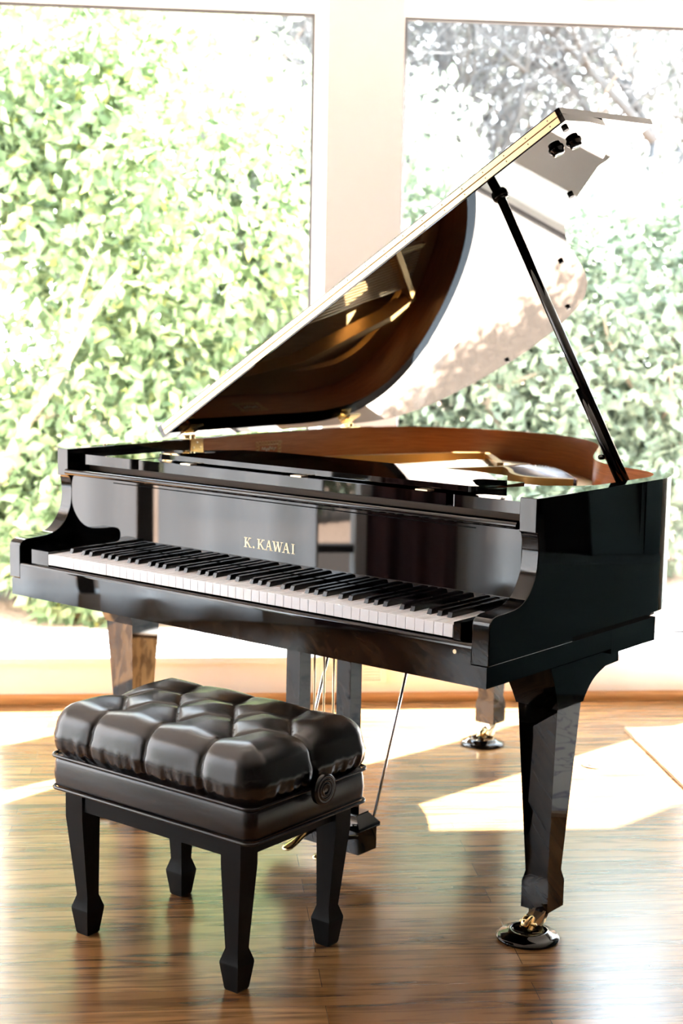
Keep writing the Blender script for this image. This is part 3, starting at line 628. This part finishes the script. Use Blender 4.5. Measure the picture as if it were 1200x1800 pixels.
# legs
def leg(cx, cy, corbel):
    side = corbel == 'side'; zo = 0 if side else .019
    bm = bmesh.new()
    loft(bm, [sq(cx,cy,h,z) for h, z in ((.034,.037+zo),(.034,.097+zo),(.0285,.120+zo),(.0495,.503))])
    L = P('leg', bm, BLACK, bevel=.002)
    bm = bmesh.new()
    if corbel == 'side':
        y0 = cy-.0525
        back = catmull([(cy+.0535,.503),(cy+.066,.520),(cy+.083,.537),(cy+.107,.552),(cy+.147,.566)], 4)
        prof = [(y0,.503)]+[(y0-.007,.53),(y0-.018,.56),(y0-.035,.5995)]+[(cy+.206,.5995),(cy+.206,.568)]+back[::-1]
        prism(bm, prof, cx-.053, cx+.053, 'x')
        for v in bm.verts:
            if v.co.z > .52: v.co.x += (-1 if v.co.x < cx else .0)*(v.co.z-.503)*.25*(1 if cx > .7 else 1)
    else:
        loft(bm, [sq(cx,cy,h,z) for h, z in ((.053,.503),(.058,.53),(.072,.565),(.10,.6545))])
    P('leg_bracket', bm, BLACK, L, .0015)
    wx, wy = (cx+.0245, cy-.0965) if side else (cx+.018, cy-.069)
    bm = bmesh.new(); lathe(bm, [(.018,.0375+zo),(.018,.033+zo),(.012,.031+zo)], (cx,cy,0), 20); loft(bm, [[(cx-.016,cy-.030,.0368+zo),(cx+.016,cy-.030,.0368+zo),(cx+.016,cy+.012,.0368+zo),(cx-.016,cy+.012,.0368+zo)], [(wx-.016,wy+.028,.022),(wx+.016,wy+.028,.022),(wx+.016,wy+.046,.026),(wx-.016,wy+.046,.026)]])
    for s in (-1,1): loft(bm, [[(wx+s*.013-.003,wy-.010,.024),(wx+s*.013+.003,wy-.010,.024),(wx+s*.013+.003,wy+.010,.042),(wx+s*.013-.003,wy+.010,.042)], [(wx+s*.013-.003,wy+.030,.030),(wx+s*.013+.003,wy+.030,.030),(wx+s*.013+.003,wy+.046,.050),(wx+s*.013-.003,wy+.046,.050)]])
    C_ = P('caster', bm, BRASS2, L, .001)
    bm = bmesh.new(); lathe(bm, [(.004,wx-.009),(.016,wx-.009),(.019,wx-.006),(.019,wx+.006),(.016,wx+.009),(.004,wx+.009)], (0,wy,.0325), 28, 'x'); tube(bm, [(wx-.020,wy,.0325),(wx+.020,wy,.0325)], .0045, 10); P('caster_wheel', bm, BRASS, C_, wn=False)
    return wx, wy
cups = [leg(1.3715,.3745,'side'), leg(.080,.352,'side'), leg(.470,1.530,'post')]
Rp = Matrix.Rotation(A_, 3, 'Z')
for (x, y), lab in zip(cups, ('round black caster cup under the right front piano leg', 'round black caster cup under the left piano leg behind the bench', 'round black caster cup under the rear piano leg')):
    v = Rp @ Vector((x-PO[0], y-PO[1], 0)); bm = bmesh.new()
    lathe(bm, [(.066,0),(.069,.003),(.0685,.0065),(.060,.0125),(.046,.0165),(.044,.020),(.036,.021),(.033,.018),(.030,.0135),(.001,.0132)], n=56)
    c_ = obj('caster_cup', bm, BLACK, None, wn=False); c_.location = (1.009+v.x, -.010+v.y, 0)
    tag(c_, lab, 'caster cup', 'caster cups')
# lyre with pedals
lx = .757; LY = P('lyre', bx((lx-.145,.308,.055), (lx+.145,.378,.112)), BLACK, bevel=.002)
bm = bmesh.new(); loft(bm, [sq(lx,.343,.151,.112,.041), sq(lx,.343,.151,.121,.041), sq(lx,.343,.128,.144,.024), sq(lx,.343,.128,.148,.024)]); P('lyre_cap', bm, BLACK, LY, .001)
for x in (lx-.0795, lx+.0795): P('lyre_post', bx((x-.0215,.322,.147), (x+.0215,.364,.6005)), BLACK, LY, bevel=.002)
P('lyre_top', bx((lx-.14,.305,.585), (lx+.14,.385,.6115)), BLACK, LY, bevel=.002)
for x in (lx-.105, lx, lx+.095):
    bm = bmesh.new()
    rings = []
    for s, w_, z, th in ((0,.007,.084,.006),(.2,.008,.083,.006),(.45,.011,.078,.005),(.7,.015,.070,.004),(.9,.0155,.064,.004),(.97,.012,.062,.003),(1,.005,.061,.002)):
        y = .312-.105*s; rings.append([(x+w_*math.cos(a), y, z+th*math.sin(a)) for a in [k*PI/6 for k in range(12)]])
    loft(bm, rings); P('pedal', bm, BRASS, LY, wn=False)
for x in (lx-.03, lx, lx+.03):
    bm = bmesh.new(); tube(bm, [(x,.345,.148),(x,.345,.600)], .0028, 8); P('pedal_rod', bm, BRASS2, LY, wn=False)
for x in (lx-.125, lx+.125):
    bm = bmesh.new(); tube(bm, [(x,.385,.105),(x,.565,.615)], .0038, 10); P('lyre_brace', bm, STEEL, LY, wn=False)
# ------------------------------------------------------------------ bench
BA = A_+math.radians(1.2)
bench = thing('piano_bench', 'black tufted leather adjustable piano bench in front of the keyboard', 'bench', (.497, -.742, 0), BA)
hx, hy = .286, .186
nodes = {'A': [(-.155,-.095),(0,-.095),(.155,-.095)], 'B': [(-.233,-.005),(-.078,-.005),(.078,-.005),(.233,-.005)], 'C': [(-.155,.085),(0,.085),(.155,.085)]}
segs = []
for q in nodes['A']: segs.append((q, (q[0], -.30)))
for q in nodes['C']: segs.append((q, (q[0], .30)))
segs += [((-.233,-.005),(-.40,-.005)), ((.233,-.005),(.40,-.005))]
for k in ('A','C'):
    for q in nodes[k]:
        for b_ in nodes['B']:
            if abs(abs(q[0]-b_[0])-.078) < .003: segs.append((q, b_))
SA = np.array([s[0] for s in segs]); SB = np.array([s[1] for s in segs]); NA = np.array(sum(nodes.values(), []))
def crease(X_, Y_):
    Pq = np.stack([X_, Y_], -1)[..., None, :]; d = SB-SA
    tt = np.clip(((Pq-SA)*d).sum(-1)/(d*d).sum(-1), 0, 1); q = SA+d*tt[..., None]
    ds = np.sqrt(((Pq-q)**2).sum(-1)).min(-1); dn = np.sqrt(((Pq-NA)**2).sum(-1)).min(-1)
    return ds, dn
bm = bmesh.new(); NX, NY = 170, 120; zt, zb, R0 = .503, .392, .060
# one skin: param square wraps over the top and down the sides
def skin(u, v):
    # u,v in [-1,1]; inner 62% is top, remainder goes down the sides
    k = .74
    mxx = max(abs(u), abs(v)); 
    if mxx < 1e-9: return 0., 0., 0.
    if mxx <= k: return u/k, v/k, 0.
    return u/mxx, v/mxx, (mxx-k)/(1-k)
grid = []
Uv = np.linspace(-1, 1, NX+1); Vv = np.linspace(-1, 1, NY+1)
pos = np.zeros((NX+1, NY+1, 3)); nor = np.zeros_like(pos); top = np.zeros((NX+1, NY+1, 2)); side = np.zeros((NX+1, NY+1))
for i, u in enumerate(Uv):
    for j, v in enumerate(Vv):
        a, b_, s = skin(u, v)
        # superellipse corner rounding of the plan
        x, y = a*hx, b_*hy; rc = .045
        dx, dy = abs(x)-(hx-rc), abs(y)-(hy-rc)
        if dx > 0 and dy > 0:
            l = math.hypot(dx, dy); f = rc/max(dx, dy)/l*max(dx, dy) if l > 0 else 1
            sc = max(dx, dy)/l; dx, dy = dx*sc, dy*sc
            x = math.copysign(hx-rc+dx, x); y = math.copysign(hy-rc+dy, y)
        # round over at the top edge
        m_ = max(abs(a), abs(b_)); 
        if s == 0:
            e_ = min(hx-abs(a*hx), hy-abs(b_*hy)); z = zt
            if e_ < R0: z = zt-(R0-math.sqrt(max(R0*R0-(R0-e_)**2, 0)))*.86
            inward = 1
            pos[i,j] = (x, y, z); nx_ = 0 if e_ >= R0 else (R0-e_)/R0
        else:
            z = zt-R0*.86-s*(zt-R0*.86-zb); pos[i,j] = (x*(1+.02*math.sin(PI*s)), y*(1+.03*math.sin(PI*s)), z); nx_ = 1
        out_ = np.array([a if abs(a) >= abs(b_)-.02 else 0, b_ if abs(b_) >= abs(a)-.02 else 0, 0]); l = np.linalg.norm(out_); out_ = out_/l if l > 0 else out_
        nn = out_*nx_+np.array([0,0,math.sqrt(max(0,1-nx_*nx_))]); l = np.linalg.norm(nn); nor[i,j] = nn/l if l > 0 else (0,0,1)
        top[i,j] = (x, y); side[i,j] = s
ds, dn = crease(top[...,0], top[...,1])
fade = np.clip(1-side*.55, .3, 1)
puff = .0045*(1-np.exp(-(ds/.010)**1.0))*fade + .0135*(1-np.exp(-(dn/.045)**1.6))*np.clip(1-side*2, 0, 1)
puff += -.004*np.exp(-(ds/.0030)**2)
per = np.arctan2(top[...,1]/hy, top[...,0]/hx)
arc = np.where(np.abs(top[...,1])/hy > np.abs(top[...,0])/hx, top[...,0], top[...,1])
wr = (np.sin(arc*150+2*np.sin(arc*41))*.5+np.sin(arc*263+1.3)*.3)*.0036*np.clip(side*1.5-.15, 0, 1)*np.clip(ds/.02, 0, 1)
tuck = -.002*np.clip((side-.75)/.25, 0, 1)**2
disp = puff-.013+.010*np.exp(-(top[...,0]/.2)**2-(top[...,1]/.13)**2)+.010*np.sin(PI*np.clip(side,0,1))+wr+tuck
fin = pos+nor*disp[..., None]
V_ = [[bm.verts.new(fin[i,j]) for j in range(NY+1)] for i in range(NX+1)]
for i in range(NX):
    for j in range(NY): bm.faces.new((V_[i][j], V_[i+1][j], V_[i+1][j+1], V_[i][j+1]))
obj('tufted_cushion', bm, LEATHER, bench, wn=False)
def rrect(hx_, hy_, r, n=6):
    out = []
    for sx, sy, a0 in ((1,-1,-PI/2),(1,1,0),(-1,1,PI/2),(-1,-1,PI)):
        for k in range(n+1): a = a0+PI/2*k/n; out.append((sx*(hx_-r)+r*math.cos(a), sy*(hy_-r)+r*math.sin(a)))
    return out
bm = bmesh.new(); rr = []
for z, g_ in ((.322,-.004),(.330,0),(.355,.002),(.380,0),(.392,-.003)): rr.append([(x, y, z) for x, y in rrect(.283+g_, .185+g_, .022)])
loft(bm, rr); obj('leather_band', bm, LEATHER, bench, wn=False)
for z, g_ in ((.3925,.0015),(.3225,.001)):
    bm = bmesh.new(); tube(bm, [(x, y, z) for x, y in rrect(.284+g_, .186+g_, .022, 8)], .0038, 8, closed=True); obj('piping', bm, LEATHER, bench, wn=False)
bm = bmesh.new()
for s in (-1,1):
    box(bm, (-.20, s*.160-.011, .280), (.20, s*.160+.011, .3225)); box(bm, (s*.228-.011,-.135,.280), (s*.228+.011,.135,.3225))
obj('apron', bm, SATIN, bench, .0015)
lh = .0255
for sx in (-1,1):
    for sy in (-1,1):
        cx, cy = sx*.223, sy*.150; bx_, by_ = sx*.2145, sy*.1445; bm = bmesh.new()
        loft(bm, [sq(bx_,by_,.0155,0), sq(bx_,by_,.0175,.004), sq(bx_,by_,.0245,.055), sq(bx_,by_,.0245,.060), sq(bx_,by_,.0165,.086), sq(cx,cy,lh,.262), sq(cx,cy,lh,.3225)])
        obj('leg', bm, SATIN, bench, .0015)
bm = bmesh.new(); kx = .287
lathe(bm, [(.011,.262),(.011,.300),(.026,.302),(.032,.306),(.032,.318),(.029,.321),(.024,.319),(.021,.319),(.0195,.321),(.0175,.319),(.013,.319),(.0115,.321),(.0095,.319),(.001,.3195)], (0,.000,.397), 40, 'x')
obj('height_knob', bm, mat('black_knob', (.008,.008,.008), .18), bench, wn=False)
bm = bmesh.new(); lathe(bm, [(.026,.270),(.026,.281),(.018,.283),(.001,.283)], (0,.000,.397), 32, 'x'); obj('knob_collar', bm, SATIN, bench, wn=False)
